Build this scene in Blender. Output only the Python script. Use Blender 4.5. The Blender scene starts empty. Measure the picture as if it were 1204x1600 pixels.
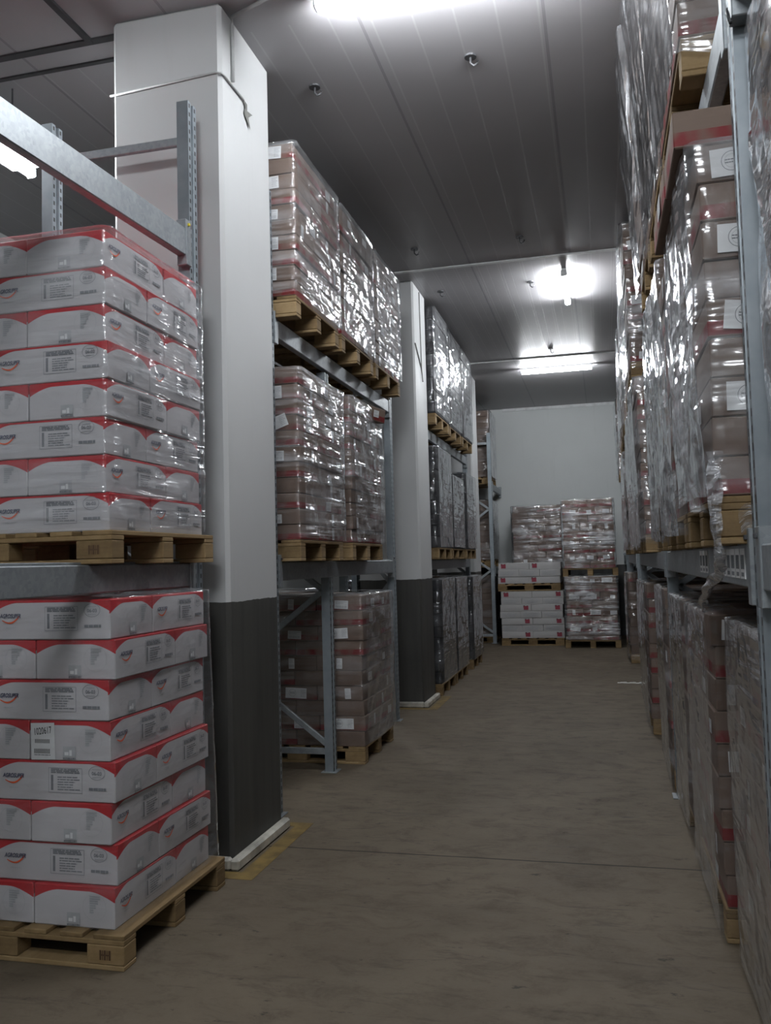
import bpy, math, random
import numpy as np
from mathutils import Matrix, Vector
random.seed(7)
rng = np.random.default_rng(11)
scn = bpy.context.scene
COL = scn.collection
PI = math.pi
H_EYE = 1.67
YAW, PITCH, ROLL, FPX = 0.243832, 0.0584132, 0.0267331, 1357.25
CEIL = 5.0

# ------------------------------------------------------------------ helpers
def link(o):
    COL.objects.link(o)
    return o

def tag(o, label=None, cat=None, group=None, kind=None):
    if label: o['label'] = label
    if cat: o['category'] = cat
    if group: o['group'] = group
    if kind: o['kind'] = kind
    return o

def obj(name, mesh, parent=None, loc=None, rot=None):
    o = bpy.data.objects.new(name, mesh)
    link(o)
    if parent is not None: o.parent = parent
    if loc is not None: o.location = loc
    if rot is not None: o.rotation_euler = rot
    return o

def empty(name, loc=(0, 0, 0), rz=0.0):
    o = bpy.data.objects.new(name, None)
    o.empty_display_size = 0.1
    link(o)
    o.location = loc
    o.rotation_euler = (0, 0, rz)
    return o

class MB:
    """collects faces and builds one mesh"""
    def __init__(self):
        self.v, self.f, self.m, self.uv = [], [], [], None
    def box(self, x0, x1, y0, y1, z0, z1, m=0, M=None):
        b = len(self.v)
        P = [(x0,y0,z0),(x1,y0,z0),(x1,y1,z0),(x0,y1,z0),(x0,y0,z1),(x1,y0,z1),(x1,y1,z1),(x0,y1,z1)]
        if M is not None: P = [tuple(M @ Vector(p)) for p in P]
        self.v += P
        for q in ((0,3,2,1),(4,5,6,7),(0,1,5,4),(1,2,6,5),(2,3,7,6),(3,0,4,7)):
            self.f.append(tuple(b+i for i in q)); self.m.append(m)
        return self
    def cbox(self, x0, x1, y0, y1, z0, z1, c=0.004, m=0, M=None):
        """box with chamfered edges"""
        b = len(self.v)
        P = []
        for sz in (0, 1):
            for sy in (0, 1):
                for sx in (0, 1):
                    X, Y, Z = (x0, x1)[sx], (y0, y1)[sy], (z0, z1)[sz]
                    dx, dy, dz = (c, -c)[sx], (c, -c)[sy], (c, -c)[sz]
                    P += [(X, Y+dy, Z+dz), (X+dx, Y, Z+dz), (X+dx, Y+dy, Z)]
        if M is not None: P = [tuple(M @ Vector(p)) for p in P]
        self.v += P
        def k(sx, sy, sz, a): return b + ((sz*2+sy)*2+sx)*3 + a
        F = []
        for sx in (0, 1):
            q = [k(sx,0,0,0),k(sx,1,0,0),k(sx,1,1,0),k(sx,0,1,0)]
            F.append(q if sx else q[::-1])
            q = [k(0,sx,0,1),k(1,sx,0,1),k(1,sx,1,1),k(0,sx,1,1)]
            F.append(q[::-1] if sx else q)
            q = [k(0,0,sx,2),k(1,0,sx,2),k(1,1,sx,2),k(0,1,sx,2)]
            F.append(q if sx else q[::-1])
        for a in (0, 1):
            for c2 in (0, 1):
                q = [k(0,a,c2,1),k(1,a,c2,1),k(1,a,c2,2),k(0,a,c2,2)]; F.append(q if (a==0)!=(c2==0) else q[::-1])
                q = [k(a,0,c2,0),k(a,1,c2,0),k(a,1,c2,2),k(a,0,c2,2)]; F.append(q[::-1] if (a==0)!=(c2==0) else q)
                q = [k(a,c2,0,0),k(a,c2,1,0),k(a,c2,1,1),k(a,c2,0,1)]; F.append(q if (a==0)!=(c2==0) else q[::-1])
        for sx in (0, 1):
            for sy in (0, 1):
                for sz in (0, 1):
                    F.append([k(sx,sy,sz,0),k(sx,sy,sz,1),k(sx,sy,sz,2)])
        for q in F:
            self.f.append(tuple(q)); self.m.append(m)
        return self
    def bar(self, p, q, w, h, m=0, up=(0,0,1)):
        p, q = Vector(p), Vector(q)
        d = q-p; L = d.length; z = d.normalized()
        u = Vector(up)
        if abs(z.dot(u)) > 0.98: u = Vector((1, 0, 0))
        x = u.cross(z).normalized(); y = z.cross(x)
        M = Matrix(((x.x,y.x,z.x,p.x),(x.y,y.y,z.y,p.y),(x.z,y.z,z.z,p.z),(0,0,0,1)))
        self.cbox(-w/2, w/2, -h/2, h/2, 0, L, min(w, h)*0.12, m, M)
        return self
    def tube(self, pts, r, n=8, m=0, cap=True):
        b = len(self.v); pts = [Vector(p) for p in pts]
        for i, p in enumerate(pts):
            a = pts[max(0, i-1)]; c = pts[min(len(pts)-1, i+1)]
            z = (c-a).normalized()
            u = Vector((0, 0, 1)) if abs(z.z) < .9 else Vector((1, 0, 0))
            x = u.cross(z).normalized(); y = z.cross(x)
            rr = r[i] if isinstance(r, (list, tuple)) else r
            for k in range(n):
                t = 2*PI*k/n
                self.v.append(tuple(p + x*math.cos(t)*rr + y*math.sin(t)*rr))
        for i in range(len(pts)-1):
            for k in range(n):
                self.f.append((b+i*n+k, b+i*n+(k+1) % n, b+(i+1)*n+(k+1) % n, b+(i+1)*n+k)); self.m.append(m)
        if cap:
            self.f.append(tuple(b+k for k in range(n))[::-1]); self.m.append(m)
            e = b+(len(pts)-1)*n
            self.f.append(tuple(e+k for k in range(n))); self.m.append(m)
        return self
    def poly(self, pts, m=0):
        b = len(self.v); self.v += [tuple(p) for p in pts]
        self.f.append(tuple(range(b, b+len(pts)))); self.m.append(m)
        return self
    def prism(self, prof, z0, z1, m=0):
        """prof: CCW xy outline extruded in z"""
        b = len(self.v); n = len(prof)
        self.v += [(x, y, z0) for x, y in prof] + [(x, y, z1) for x, y in prof]
        for i in range(n):
            j = (i+1) % n
            self.f.append((b+i, b+j, b+n+j, b+n+i)); self.m.append(m)
        self.f.append(tuple(b+i for i in range(n))[::-1]); self.m.append(m)
        self.f.append(tuple(b+n+i for i in range(n))); self.m.append(m)
        return self
    def mesh(self, name, mats, smooth=False):
        me = bpy.data.meshes.new(name)
        me.from_pydata(self.v, [], self.f)
        for mt in (mats if isinstance(mats, (list, tuple)) else [mats]): me.materials.append(mt)
        me.polygons.foreach_set('material_index', self.m)
        if smooth: me.polygons.foreach_set('use_smooth', [True]*len(self.f))
        me.update()
        return me

# ------------------------------------------------------------------ node helpers
class NT:
    def __init__(self, name):
        self.mat = bpy.data.materials.new(name); self.mat.use_nodes = True
        self.t = self.mat.node_tree; self.t.nodes.clear()
        self.out = self.t.nodes.new('ShaderNodeOutputMaterial')
    def n(self, typ, ins=None, **kw):
        nd = self.t.nodes.new(typ)
        for k, v in kw.items(): setattr(nd, k, v)
        if ins:
            for k, v in ins.items(): self.set(nd.inputs[k], v)
        return nd
    def set(self, sock, v):
        if hasattr(v, 'is_output'): self.t.links.new(v, sock)
        elif isinstance(v, bpy.types.Node): self.t.links.new(v.outputs[0], sock)
        else:
            if isinstance(v, tuple) and len(v) == 3 and sock.type == 'RGBA': v = (*v, 1)
            sock.default_value = v
    def math(self, op, a, b=0.0, c=None, clamp=False):
        nd = self.n('ShaderNodeMath', operation=op, use_clamp=clamp)
        self.set(nd.inputs[0], a); self.set(nd.inputs[1], b)
        if c is not None: self.set(nd.inputs[2], c)
        return nd.outputs[0]
    def mix(self, f, a, b):
        nd = self.n('ShaderNodeMix', data_type='RGBA')
        self.set(nd.inputs['Factor'], f); self.set(nd.inputs[6], a); self.set(nd.inputs[7], b)
        return nd.outputs[2]
    def ramp(self, f, stops):
        nd = self.n('ShaderNodeValToRGB'); self.set(nd.inputs[0], f)
        e = nd.color_ramp.elements
        while len(e) < len(stops): e.new(0.5)
        for i, (p, c) in enumerate(stops):
            e[i].position = p; e[i].color = (c, c, c, 1) if isinstance(c, (int, float)) else (*c, 1)
        return nd.outputs[0]
    def noise(self, vec, scale, detail=3.0, rough=0.55, dist=0.0):
        nd = self.n('ShaderNodeTexNoise', {'Scale': scale, 'Detail': detail, 'Roughness': rough, 'Distortion': dist})
        if vec is not None: self.set(nd.inputs['Vector'], vec)
        return nd.outputs[0]
    def mapping(self, vec, loc=(0,0,0), rot=(0,0,0), sc=(1,1,1)):
        nd = self.n('ShaderNodeMapping', {'Location': loc, 'Rotation': rot, 'Scale': sc})
        self.set(nd.inputs['Vector'], vec)
        return nd.outputs[0]
    def obj(self): return self.n('ShaderNodeTexCoord').outputs['Object']
    def xyz(self, v):
        nd = self.n('ShaderNodeSeparateXYZ'); self.set(nd.inputs[0], v); return nd.outputs
    def bump(self, h, strength=0.3, dist=0.01):
        return self.n('ShaderNodeBump', {'Height': h, 'Strength': strength, 'Distance': dist}).outputs[0]
    def bsdf(self, color, rough=0.6, metal=0.0, normal=None, spec=0.5, coat=0.0, coat_rough=0.1, alpha=None):
        nd = self.n('ShaderNodeBsdfPrincipled', {'Base Color': color, 'Roughness': rough, 'Metallic': metal, 'Specular IOR Level': spec, 'Coat Weight': coat, 'Coat Roughness': coat_rough})
        if normal is not None: self.set(nd.inputs['Normal'], normal)
        return nd.outputs[0]
    def done(self, sh):
        self.t.links.new(sh, self.out.inputs[0]); return self.mat

MAT = {}
def simple(name, color, rough=0.6, metal=0.0, var=0.12, scale=14.0, bump=0.0):
    k = NT(name)
    v = k.noise(k.obj(), scale)
    c = k.mix(k.ramp(v, [(0.3, 0.0), (0.7, 1.0)]), tuple(x*(1-var) for x in color), tuple(min(1, x*(1+var)) for x in color))
    MAT[name] = k.done(k.bsdf(c, rough, metal, k.bump(v, bump, .004) if bump else None))
    return MAT[name]

# ------------------------------------------------------------------ materials
def carton_material(name, base, dark, band=None, band_range=(0.08, 0.36)):
    k = NT(name)
    tc = k.n('ShaderNodeTexCoord'); o = tc.outputs['Object']; g = k.xyz(tc.outputs['Generated'])
    rnd = k.n('ShaderNodeObjectInfo').outputs['Random']
    n1 = k.noise(k.mapping(o, sc=(6, 6, 14)), 1.0, 4)
    c = k.mix(k.math('ADD', k.math('MULTIPLY', n1, .55), k.math('MULTIPLY', rnd, .45)), dark, base)
    if band:
        zb = k.math('MULTIPLY', k.math('GREATER_THAN', g[2], band_range[0]), k.math('LESS_THAN', g[2], band_range[1]))
        n2 = k.noise(k.mapping(o, sc=(9, 9, 5)), 1.0, 2)
        zb = k.math('MULTIPLY', zb, k.ramp(n2, [(0.38, 0.25), (0.55, 1.0)]))
        zb = k.math('MULTIPLY', zb, k.math('GREATER_THAN', rnd, .52))
        nz = k.xyz(k.n('ShaderNodeNewGeometry').outputs['Normal'])[2]
        zb = k.math('MULTIPLY', zb, k.math('LESS_THAN', k.math('ABSOLUTE', nz), .6))
        c = k.mix(zb, c, band)
    n3 = k.noise(k.mapping(o, sc=(3, 3, 5)), 1.0, 3)
    MAT[name] = k.done(k.bsdf(c, .62, 0, k.bump(n3, .25, .03), .3))
carton_material('kraft_board', (.190, .134, .104), (.118, .082, .064), (.17, .016, .018), (.06, .43))
carton_material('kraft_plain', (.185, .131, .102), (.118, .082, .064))
carton_material('black_board', (.020, .021, .025), (.008, .008, .010))
carton_material('plain_white_board', (.50, .49, .49), (.42, .41, .41))

def red_top_board():
    k = NT('red_top_board')
    tc = k.n('ShaderNodeTexCoord'); g = k.xyz(tc.outputs['Generated']); o = tc.outputs['Object']
    nrm = k.xyz(k.n('ShaderNodeTexCoord').outputs['Normal'])
    lx, ly = .591, .393
    dx = k.math('MULTIPLY', k.math('MINIMUM', g[0], k.math('SUBTRACT', 1.0, g[0])), lx)
    dy = k.math('MULTIPLY', k.math('MINIMUM', g[1], k.math('SUBTRACT', 1.0, g[1])), ly)
    end = k.math('GREATER_THAN', k.math('ABSOLUTE', nrm[0]), .6)
    d = k.math('ADD', k.math('MULTIPLY', dy, end), k.math('MULTIPLY', dx, k.math('SUBTRACT', 1.0, end)))
    t = k.math('MAXIMUM', k.math('SUBTRACT', 1.0, k.math('DIVIDE', d, .125)), 0.0)
    depth = k.math('ADD', k.math('MULTIPLY', k.math('POWER', t, 1.7), .26), k.math('ADD', .055, k.math('MULTIPLY', end, .06)))
    red = k.math('GREATER_THAN', g[2], k.math('SUBTRACT', 1.0, depth))
    n1 = k.noise(k.mapping(o, sc=(5, 5, 9)), 1.0, 3)
    rnd = k.n('ShaderNodeObjectInfo').outputs['Random']
    white = k.mix(k.math('ADD', k.math('MULTIPLY', n1, .5), k.math('MULTIPLY', rnd, .4)), (.47, .46, .48), (.57, .56, .58))
    c = k.mix(red, white, (.43, .020, .028))
    MAT['red_top_board'] = k.done(k.bsdf(c, .5, 0, k.bump(n1, .2, .02), .35))
red_top_board()

def wood():
    k = NT('pallet_wood')
    o = k.obj(); rnd = k.n('ShaderNodeObjectInfo').outputs['Random']
    w = k.noise(k.mapping(o, sc=(3, 3, 30)), 1.0, 4, .6, .6)
    w2 = k.noise(k.mapping(o, sc=(25, 4, 25)), 1.0, 3)
    f = k.math('ADD', k.math('MULTIPLY', w, .4), k.math('ADD', k.math('MULTIPLY', w2, .35), k.math('MULTIPLY', rnd, .35)))
    c = k.ramp(f, [(.25, (.115, .074, .034)), (.6, (.245, .165, .080)), (.9, (.35, .25, .135))])
    MAT['wood'] = k.done(k.bsdf(c, .75, 0, k.bump(w2, .35, .004), .3))
wood()

def steel():
    k = NT('galvanised_steel')
    o = k.obj()
    v = k.n('ShaderNodeTexVoronoi', {'Scale': 55.0}); k.set(v.inputs['Vector'], o)
    n1 = k.noise(o, 9.0, 4)
    c = k.mix(n1, (.20, .225, .245), (.36, .385, .405))
    c = k.mix(k.math('MULTIPLY', k.xyz(v.outputs['Color'])[0], .35), c, (.44, .46, .48))
    MAT['steel'] = k.done(k.bsdf(c, .48, .55, None, .5))
    k = NT('perforated_upright')
    g = k.n('ShaderNodeNewGeometry'); o = k.n('ShaderNodeTexCoord').outputs['Object']
    p = k.xyz(o); nn = k.xyz(k.n('ShaderNodeTexCoord').outputs['Normal'])
    n1 = k.noise(o, 9.0, 4)
    c = k.mix(n1, (.17, .20, .225), (.33, .36, .385))
    zz = k.math('FRACT', k.math('DIVIDE', p[2], .05))
    hz = k.math('LESS_THAN', k.math('ABSOLUTE', k.math('SUBTRACT', zz, .5)), .24)
    hy = k.math('LESS_THAN', k.math('ABSOLUTE', k.math('SUBTRACT', k.math('ABSOLUTE', p[1]), .032)), .0075)
    face = k.math('GREATER_THAN', k.math('ABSOLUTE', nn[0]), .7)
    hole = k.math('MULTIPLY', k.math('MULTIPLY', hz, hy), face)
    c = k.mix(hole, c, (.012, .012, .013))
    MAT['upright'] = k.done(k.bsdf(c, .48, k.math('MULTIPLY', k.math('SUBTRACT', 1.0, hole), .5), None, .5))
steel()

def concrete():
    k = NT('concrete_floor')
    o = k.obj(); p = k.xyz(o)
    n1 = k.noise(o, 1.1, 6, .65, .4); n2 = k.noise(k.mapping(o, sc=(1.6, 2.6, 1)), 2.6, 8, .75, .5); n3 = k.noise(o, 55., 3)
    n4 = k.noise(k.mapping(o, rot=(0, 0, .25), sc=(.9, 5, 1)), 2.4, 6, .72, .8)
    c = k.mix(k.ramp(n1, [(.30, 0.), (.70, 1.)]), (.082, .064, .044), (.138, .111, .080))
    c = k.mix(k.ramp(n2, [(.50, 0.), (.66, .62)]), c, (.050, .041, .031))
    c = k.mix(k.ramp(n4, [(.57, 0.), (.66, .6)]), c, (.036, .031, .025))
    c = k.mix(k.math('MULTIPLY', n3, .3), c, (.165, .135, .100))
    wob = k.math('MULTIPLY', k.math('SUBTRACT', k.noise(o, 6., 3), .5), .014)
    j = k.math('LESS_THAN', k.math('ABSOLUTE', k.math('ADD', wob, k.math('SUBTRACT', p[1], 4.957))), .008)
    c = k.mix(k.math('MULTIPLY', j, .9), c, (.016, .013, .011))
    v = k.noise(k.mapping(o, loc=(3.1, .4, 0), sc=(2.2, 4.5, 1)), 3.0, 5, .7)
    c = k.mix(k.ramp(v, [(.63, 0.), (.69, .8)]), c, (.026, .024, .021))
    r = k.ramp(n2, [(.3, .62), (.7, .78)])
    MAT['floor'] = k.done(k.bsdf(c, r, 0, k.bump(k.math('ADD', n3, k.math('MULTIPLY', n2, .6)), .15, .004), .25))
concrete()

def ceiling_mat():
    k = NT('insulated_panel_ceiling')
    o = k.obj(); p = k.xyz(o)
    n1 = k.noise(o, .8, 4); n2 = k.noise(o, 7., 3)
    c = k.mix(n1, (.30, .29, .30), (.35, .34, .35))
    def lines(coord, period, width, off=0.0):
        f = k.math('FRACT', k.math('ADD', k.math('DIVIDE', coord, period), 100.5+off))
        return k.math('LESS_THAN', k.math('ABSOLUTE', k.math('SUBTRACT', f, .5)), width/period/2)
    zone = k.math('LESS_THAN', p[1], 14.45)      # ribs run up to the last cross joint
    near = k.math('GREATER_THAN', p[1], 4.9)
    rib = k.math('MULTIPLY', k.math('MULTIPLY', lines(p[0], .25, .012), zone), near)
    fine = k.math('MULTIPLY', k.math('MULTIPLY', lines(p[0], .125, .007, .25), zone), k.math('GREATER_THAN', p[1], 9.58))
    ribs = k.math('MAXIMUM', rib, fine)
    seam = lines(p[0], 1.1, .02, .2)
    c = k.mix(k.math('MULTIPLY', ribs, .22), c, (.55, .55, .56))
    c = k.mix(k.math('MULTIPLY', seam, .5), c, (.14, .14, .15))
    h = k.math('SUBTRACT', k.math('MULTIPLY', n2, .15), k.math('MULTIPLY', k.math('MAXIMUM', ribs, seam), 1.0))
    MAT['ceiling'] = k.done(k.bsdf(c, .42, 0, k.bump(h, .35, .004), .4))
ceiling_mat()

def wall_mat(name, up, low, zsplit, rough=.55):
    k = NT(name)
    o = k.obj(); p = k.xyz(o)
    n1 = k.noise(o, 1.6, 4); n2 = k.noise(k.mapping(o, sc=(9, 9, .7)), 1.0, 4)
    c = k.mix(n1, tuple(x*.92 for x in up), up)
    c = k.mix(k.math('MULTIPLY', k.ramp(n2, [(.6, 0.), (.8, 1.)]), .12), c, (.3, .29, .27))
    if low:
        w = k.math('MULTIPLY', k.math('SUBTRACT', k.noise(k.mapping(o, sc=(7, 7, 1)), 1.0, 2), .5), .02)
        lo = k.math('LESS_THAN', p[2], k.math('ADD', w, zsplit))
        lc = k.mix(k.ramp(n2, [(.35, 0.), (.75, 1.)]), low, tuple(x*1.7 for x in low))
        c = k.mix(lo, c, lc)
    MAT[name] = k.done(k.bsdf(c, rough, 0, k.bump(n1, .1, .02), .35))
wall_mat('column_paint', (.53, .535, .54), (.040, .039, .036), 1.47)
wall_mat('wall_paint', (.62, .64, .64), (.05, .05, .05), 1.5)
wall_mat('side_wall_paint', (.40, .42, .42), None, 0)

def film(name, angle, sx, sz, haze, spec, rough=.10, bstr=.55):
    """clear stretch film: mostly see-through, glossy, with whitish stretched creases"""
    k = NT(name)
    uv = k.n('ShaderNodeTexCoord').outputs['UV']
    m1 = k.mapping(uv, rot=(0, 0, angle), sc=(sx, sz, 1))
    a = k.noise(m1, 1.0, 2, .5, .5)
    b = k.noise(k.mapping(uv, rot=(0, 0, angle*.88+.10), sc=(sx*1.5, sz*1.9, 1)), 1.0, 1.5, .5, .8)
    big = k.noise(k.mapping(uv, sc=(1.9, 2.6, 1)), 1.0, 2, .5, .6)
    patch = k.ramp(k.noise(k.mapping(uv, loc=(3.3, 1.7, 0), sc=(2.4, 3.4, 1)), 1.0, 2), [(.36, .15), (.62, 1.0)])
    h = k.math('ADD', k.math('MULTIPLY', k.math('ADD', a, k.math('MULTIPLY', b, .5)), patch), k.math('MULTIPLY', big, 1.6))
    nb = k.bump(h, bstr, .045)
    geo = k.n('ShaderNodeNewGeometry')      # the same from both faces of the thin sheet
    dt = k.n('ShaderNodeVectorMath', operation='DOT_PRODUCT'); k.set(dt.inputs[0], geo.outputs['Normal']); k.set(dt.inputs[1], geo.outputs['Incoming'])
    inv = k.math('SUBTRACT', 1.0, k.math('ABSOLUTE', dt.outputs['Value']), clamp=True)
    fr = k.math('ADD', .04, k.math('MULTIPLY', k.math('POWER', inv, 5.0), .80))
    gl = k.n('ShaderNodeBsdfGlossy', {'Color': (.95, .96, .98), 'Roughness': rough}); k.set(gl.inputs['Normal'], nb)
    df = k.n('ShaderNodeBsdfDiffuse', {'Color': (.80, .81, .85)})
    k.set(df.inputs['Normal'], nb)
    tr = k.n('ShaderNodeBsdfTransparent', {'Color': (.975, .975, .98)})
    cre = k.math('MULTIPLY', k.ramp(k.math('ADD', k.math('MULTIPLY', a, .6), k.math('MULTIPLY', big, .4)), [(.44, 0.05), (.62, 1.0)]), patch)
    # several wound layers: haze lies thicker where one looks along the sheet
    lw = k.math('ADD', .02, k.math('MULTIPLY', k.math('POWER', inv, 3.0), .8))
    hz = k.math('ADD', k.math('MULTIPLY', cre, haze), k.math('MULTIPLY', lw, .28), clamp=True)
    s1 = k.n('ShaderNodeMixShader'); k.set(s1.inputs[0], hz); k.set(s1.inputs[1], tr.outputs[0]); k.set(s1.inputs[2], df.outputs[0])
    s2 = k.n('ShaderNodeMixShader'); k.set(s2.inputs[0], k.math('MULTIPLY', fr, spec, clamp=True))
    k.set(s2.inputs[1], s1.outputs[0]); k.set(s2.inputs[2], gl.outputs[0])
    MAT[name] = k.done(s2.outputs[0])
film('film_level', .05, 1.1, 15., .28, 1.5, .13, .70)
film('film_streaked', .04, 1.2, 17., .60, 1.4, .12, .70)
film('film_clear', .35, 3., 9., .07, 1.2, .06, .55)
film('film_slant', .80, 1.4, 12., .20, 1.6, .14, .58)
film('film_dark', .8, 1.4, 11., .10, 1.5, .13, .58)
film('film_steep', 1.3, .8, 10., .38, 2.0, .14, .52)
film('film_loose', 1.1, 4., 13., .30, 1.6, .10, .6)
film('film_bunch', 1.4, 8., 30., .85, 1.6, .16, .7)

simple('paper', (.70, .71, .72), .6, 0, .06)
simple('blue_paper', (.50, .55, .60), .6, 0, .06)
simple('grey_ink', (.20, .21, .23), .7)
simple('pale_ink', (.40, .41, .43), .7)
simple('navy_ink', (.03, .04, .10), .6)
simple('orange_ink', (.75, .10, .02), .55)
simple('magenta_ink', (.28, .035, .06), .55)
simple('black_ink', (.03, .028, .028), .7)
simple('burnt_ink', (.07, .035, .015), .8)
simple('plastic_white', (.62, .63, .64), .4)
simple('dark_metal', (.07, .07, .075), .5, .3)
simple('black_rubber', (.02, .02, .022), .55)
simple('yellow_plastic', (.75, .62, .05), .4)
simple('yellow_line', (.15, .098, .026), .75, 0, .4, 9)
simple('kerb_paint', (.44, .42, .37), .45, 0, .4, 7)
simple('grey_conduit', (.40, .40, .40), .5)
simple('torn_tape', (.16, .16, .15), .6)
simple('strap_white', (.75, .74, .70), .5)
k = NT('lit_tube'); e = k.n('ShaderNodeEmission', {'Color': (.93, .97, 1.0), 'Strength': 160.0}); MAT['lit_tube'] = k.done(e.outputs[0])

# ------------------------------------------------------------------ camera
def cam_axes():
    cy, sy = math.cos(YAW), math.sin(YAW); cp, sp = math.cos(PITCH), math.sin(PITCH)
    f = Vector((-sy*cp, cy*cp, sp)); r = Vector((cy, sy, 0)); u = r.cross(f)
    c, s = math.cos(ROLL), math.sin(ROLL)
    return c*r - s*u, s*r + c*u, f
RX, UX, FX = cam_axes()
cd = bpy.data.cameras.new('camera'); cam = link(bpy.data.objects.new('camera', cd))
cd.sensor_fit = 'HORIZONTAL'; cd.sensor_width = 36.0; cd.lens = 36.0*FPX/1204.0
cd.clip_start = .05; cd.clip_end = 100
cam.matrix_world = Matrix(((RX.x, UX.x, -FX.x, 0), (RX.y, UX.y, -FX.y, 0), (RX.z, UX.z, -FX.z, H_EYE), (0, 0, 0, 1)))
scn.camera = cam

# ------------------------------------------------------------------ room
XL, XR, YB, YF = -5.6, 1.95, -3.2, 19.2
def structure(name, mb, mat, label=None, cat=None):
    o = obj(name, mb.mesh(name, mat)); o['kind'] = 'structure'
    if label: o['label'] = label
    if cat: o['category'] = cat
    return o
structure('floor', MB().box(XL-.2, XR+.2, YB-.2, YF+.2, -.15, 0), MAT['floor'], 'worn brownish concrete floor of the storage aisle', 'floor')
structure('ceiling', MB().box(XL-.2, XR+.2, YB-.2, YF+.2, CEIL, CEIL+.15), MAT['ceiling'], 'grey ribbed insulated panel ceiling', 'ceiling')
structure('wall_far', MB().box(XL-.2, XR+.2, YF, YF+.2, 0, CEIL), MAT['wall_paint'], 'pale far wall with dark painted lower part', 'wall')
structure('wall_left', MB().box(XL-.2, XL, YB, YF, 0, CEIL), MAT['side_wall_paint'], 'grey side wall beyond the rack with the white boxes', 'wall')
structure('wall_right', MB().box(XR, XR+.2, YB, YF, 0, CEIL), MAT['side_wall_paint'], 'grey wall behind the rack of shiny wrapped loads', 'wall')
structure('wall_back', MB().box(XL-.2, XR+.2, YB-.2, YB, 0, CEIL), MAT['side_wall_paint'], 'grey wall closing the aisle', 'wall')
# cross joints of the ceiling panels, a flashing strip each
for i, (y, w) in enumerate(((4.70, .05), (4.91, .03), (9.58, .05), (14.47, .03))):
    x0 = XL if i < 2 else -2.2
    x1 = -2.78 if i < 2 else XR
    structure('trim_%d' % (i+1), MB().box(x0, x1, y-w/2, y+w/2, CEIL-.012, CEIL), MAT['dark_metal' if i < 2 else 'plastic_white'],
              ('dark ceiling joint left of the near column', 'thin dark ceiling joint left of the near column',
               'pale ceiling cross joint near the second column', 'pale ceiling cross joint above the long cross lamp')[i], 'joint')
structure('trim_5', MB().box(-3.02, -2.98, YB, 4.70, CEIL-.02, CEIL), MAT['dark_metal'], 'dark ceiling joint running along the aisle beside the near column', 'joint')
structure('trim_6', MB().box(-2.05, XR, YF-.03, YF, CEIL-.06, CEIL), MAT['plastic_white'], 'white angle trim where far wall meets ceiling', 'trim')

# columns
COLS = [(-2.77, -2.06, 4.57, 5.33), (-2.80, -2.06, 9.90, 10.60), (-2.85, -2.17, 15.1, 15.85)]
cl = ['tall white concrete column with grey base next to the red-topped boxes', 'white column with grey base before the black cartons', 'white column with grey base past the black cartons']
for i, (x0, x1, y0, y1) in enumerate(COLS):
    c = structure('column' if i == 0 else 'column.%03d' % i, MB().cbox(x0, x1, y0, y1, 0, CEIL, .022), MAT['column_paint'], cl[i], 'column')
    if i < 2:
        # kerb of painted steel around the foot, yellow line painted on the floor outside it
        kx, t = x1, 7+i*2
        m = MB().cbox(kx, kx+.055, y0-.055, y1, 0, .065, .012)
        m.cbox(x0, kx, y0-.055, y0, 0, .065, .012)
        structure('trim_%d' % t, m, MAT['kerb_paint'], ('scuffed white kerb at the foot of the near column', 'scuffed white kerb at the foot of the second column')[i], 'kerb')
        m = MB().box(kx+.075, kx+.175, y0-.16, y1+.10, 0, .002).box(x0, kx+.075, y0-.16, y0-.06, 0, .002).box(kx-.05, kx+.075, y1+.02, y1+.10, 0, .002)
        structure('trim_%d' % (t+1), m, MAT['yellow_line'], ('yellow floor line around the near column', 'yellow floor line around the second column')[i], 'marking')

def column_fittings():
    x0, x1, y0, y1 = COLS[0]
    m = MB()
    z = 4.56
    m.tube([(x0-.01, y0-.010, z-.03), (x1-.03, y0-.010, z+.005), (x1+.002, y0-.002, z), (x1+.010, y0+.03, z), (x1+.010, 4.88, z)], .007, 6)
    o = obj('strap', m.mesh('strap', MAT['grey_conduit'], True)); tag(o, 'thin grey cable wound around the top of the near column', 'cable')
    m = MB()
    pts = [(x1+.004, 4.86, 4.57), (x1+.012, 4.92, 4.55), (x1+.004, 4.94, 4.52), (x1+.014, 5.0, 4.52), (x1+.004, 4.955, 4.49), (x1+.012, 4.97, 4.41), (x1+.006, 4.93, 4.45), (x1+.004, 4.89, 4.48), (x1+.008, 4.90, 4.53)]
    m.poly(pts); m.poly([(x+.004, y, z) for x, y, z in pts][::-1])
    o = obj('torn_tape', m.mesh('torn_tape', MAT['torn_tape'])); tag(o, 'torn grey tape end hanging on the near column', 'tape')
    m = MB().tube([(x1+.012, 4.72, 4.59), (x1+.012, 4.72, 4.93), (x1+.02, 4.70, 4.98), (x1+.3, 4.60, 4.985), (x1+.62, 4.55, 4.985)], .011, 8)
    o = obj('conduit', m.mesh('conduit', MAT['grey_conduit'], True)); tag(o, 'pale conduit running down the near column from the ceiling', 'conduit')
    x0, x1, y0, y1 = COLS[1]
    m = MB().tube([(x1+.008, y0+.02, 4.25), (x1+.008, 10.25, 4.02), (x1+.012, 10.3, 3.86)], .007, 6)
    m.tube([(x1+.01, 10.22, 4.95), (x1+.01, 10.25, 4.02)], .006, 6)
    o = obj('strap', m.mesh('strap_b', MAT['torn_tape'], True)); tag(o, 'grey cable hanging down the second column', 'cable')
column_fittings()

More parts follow.
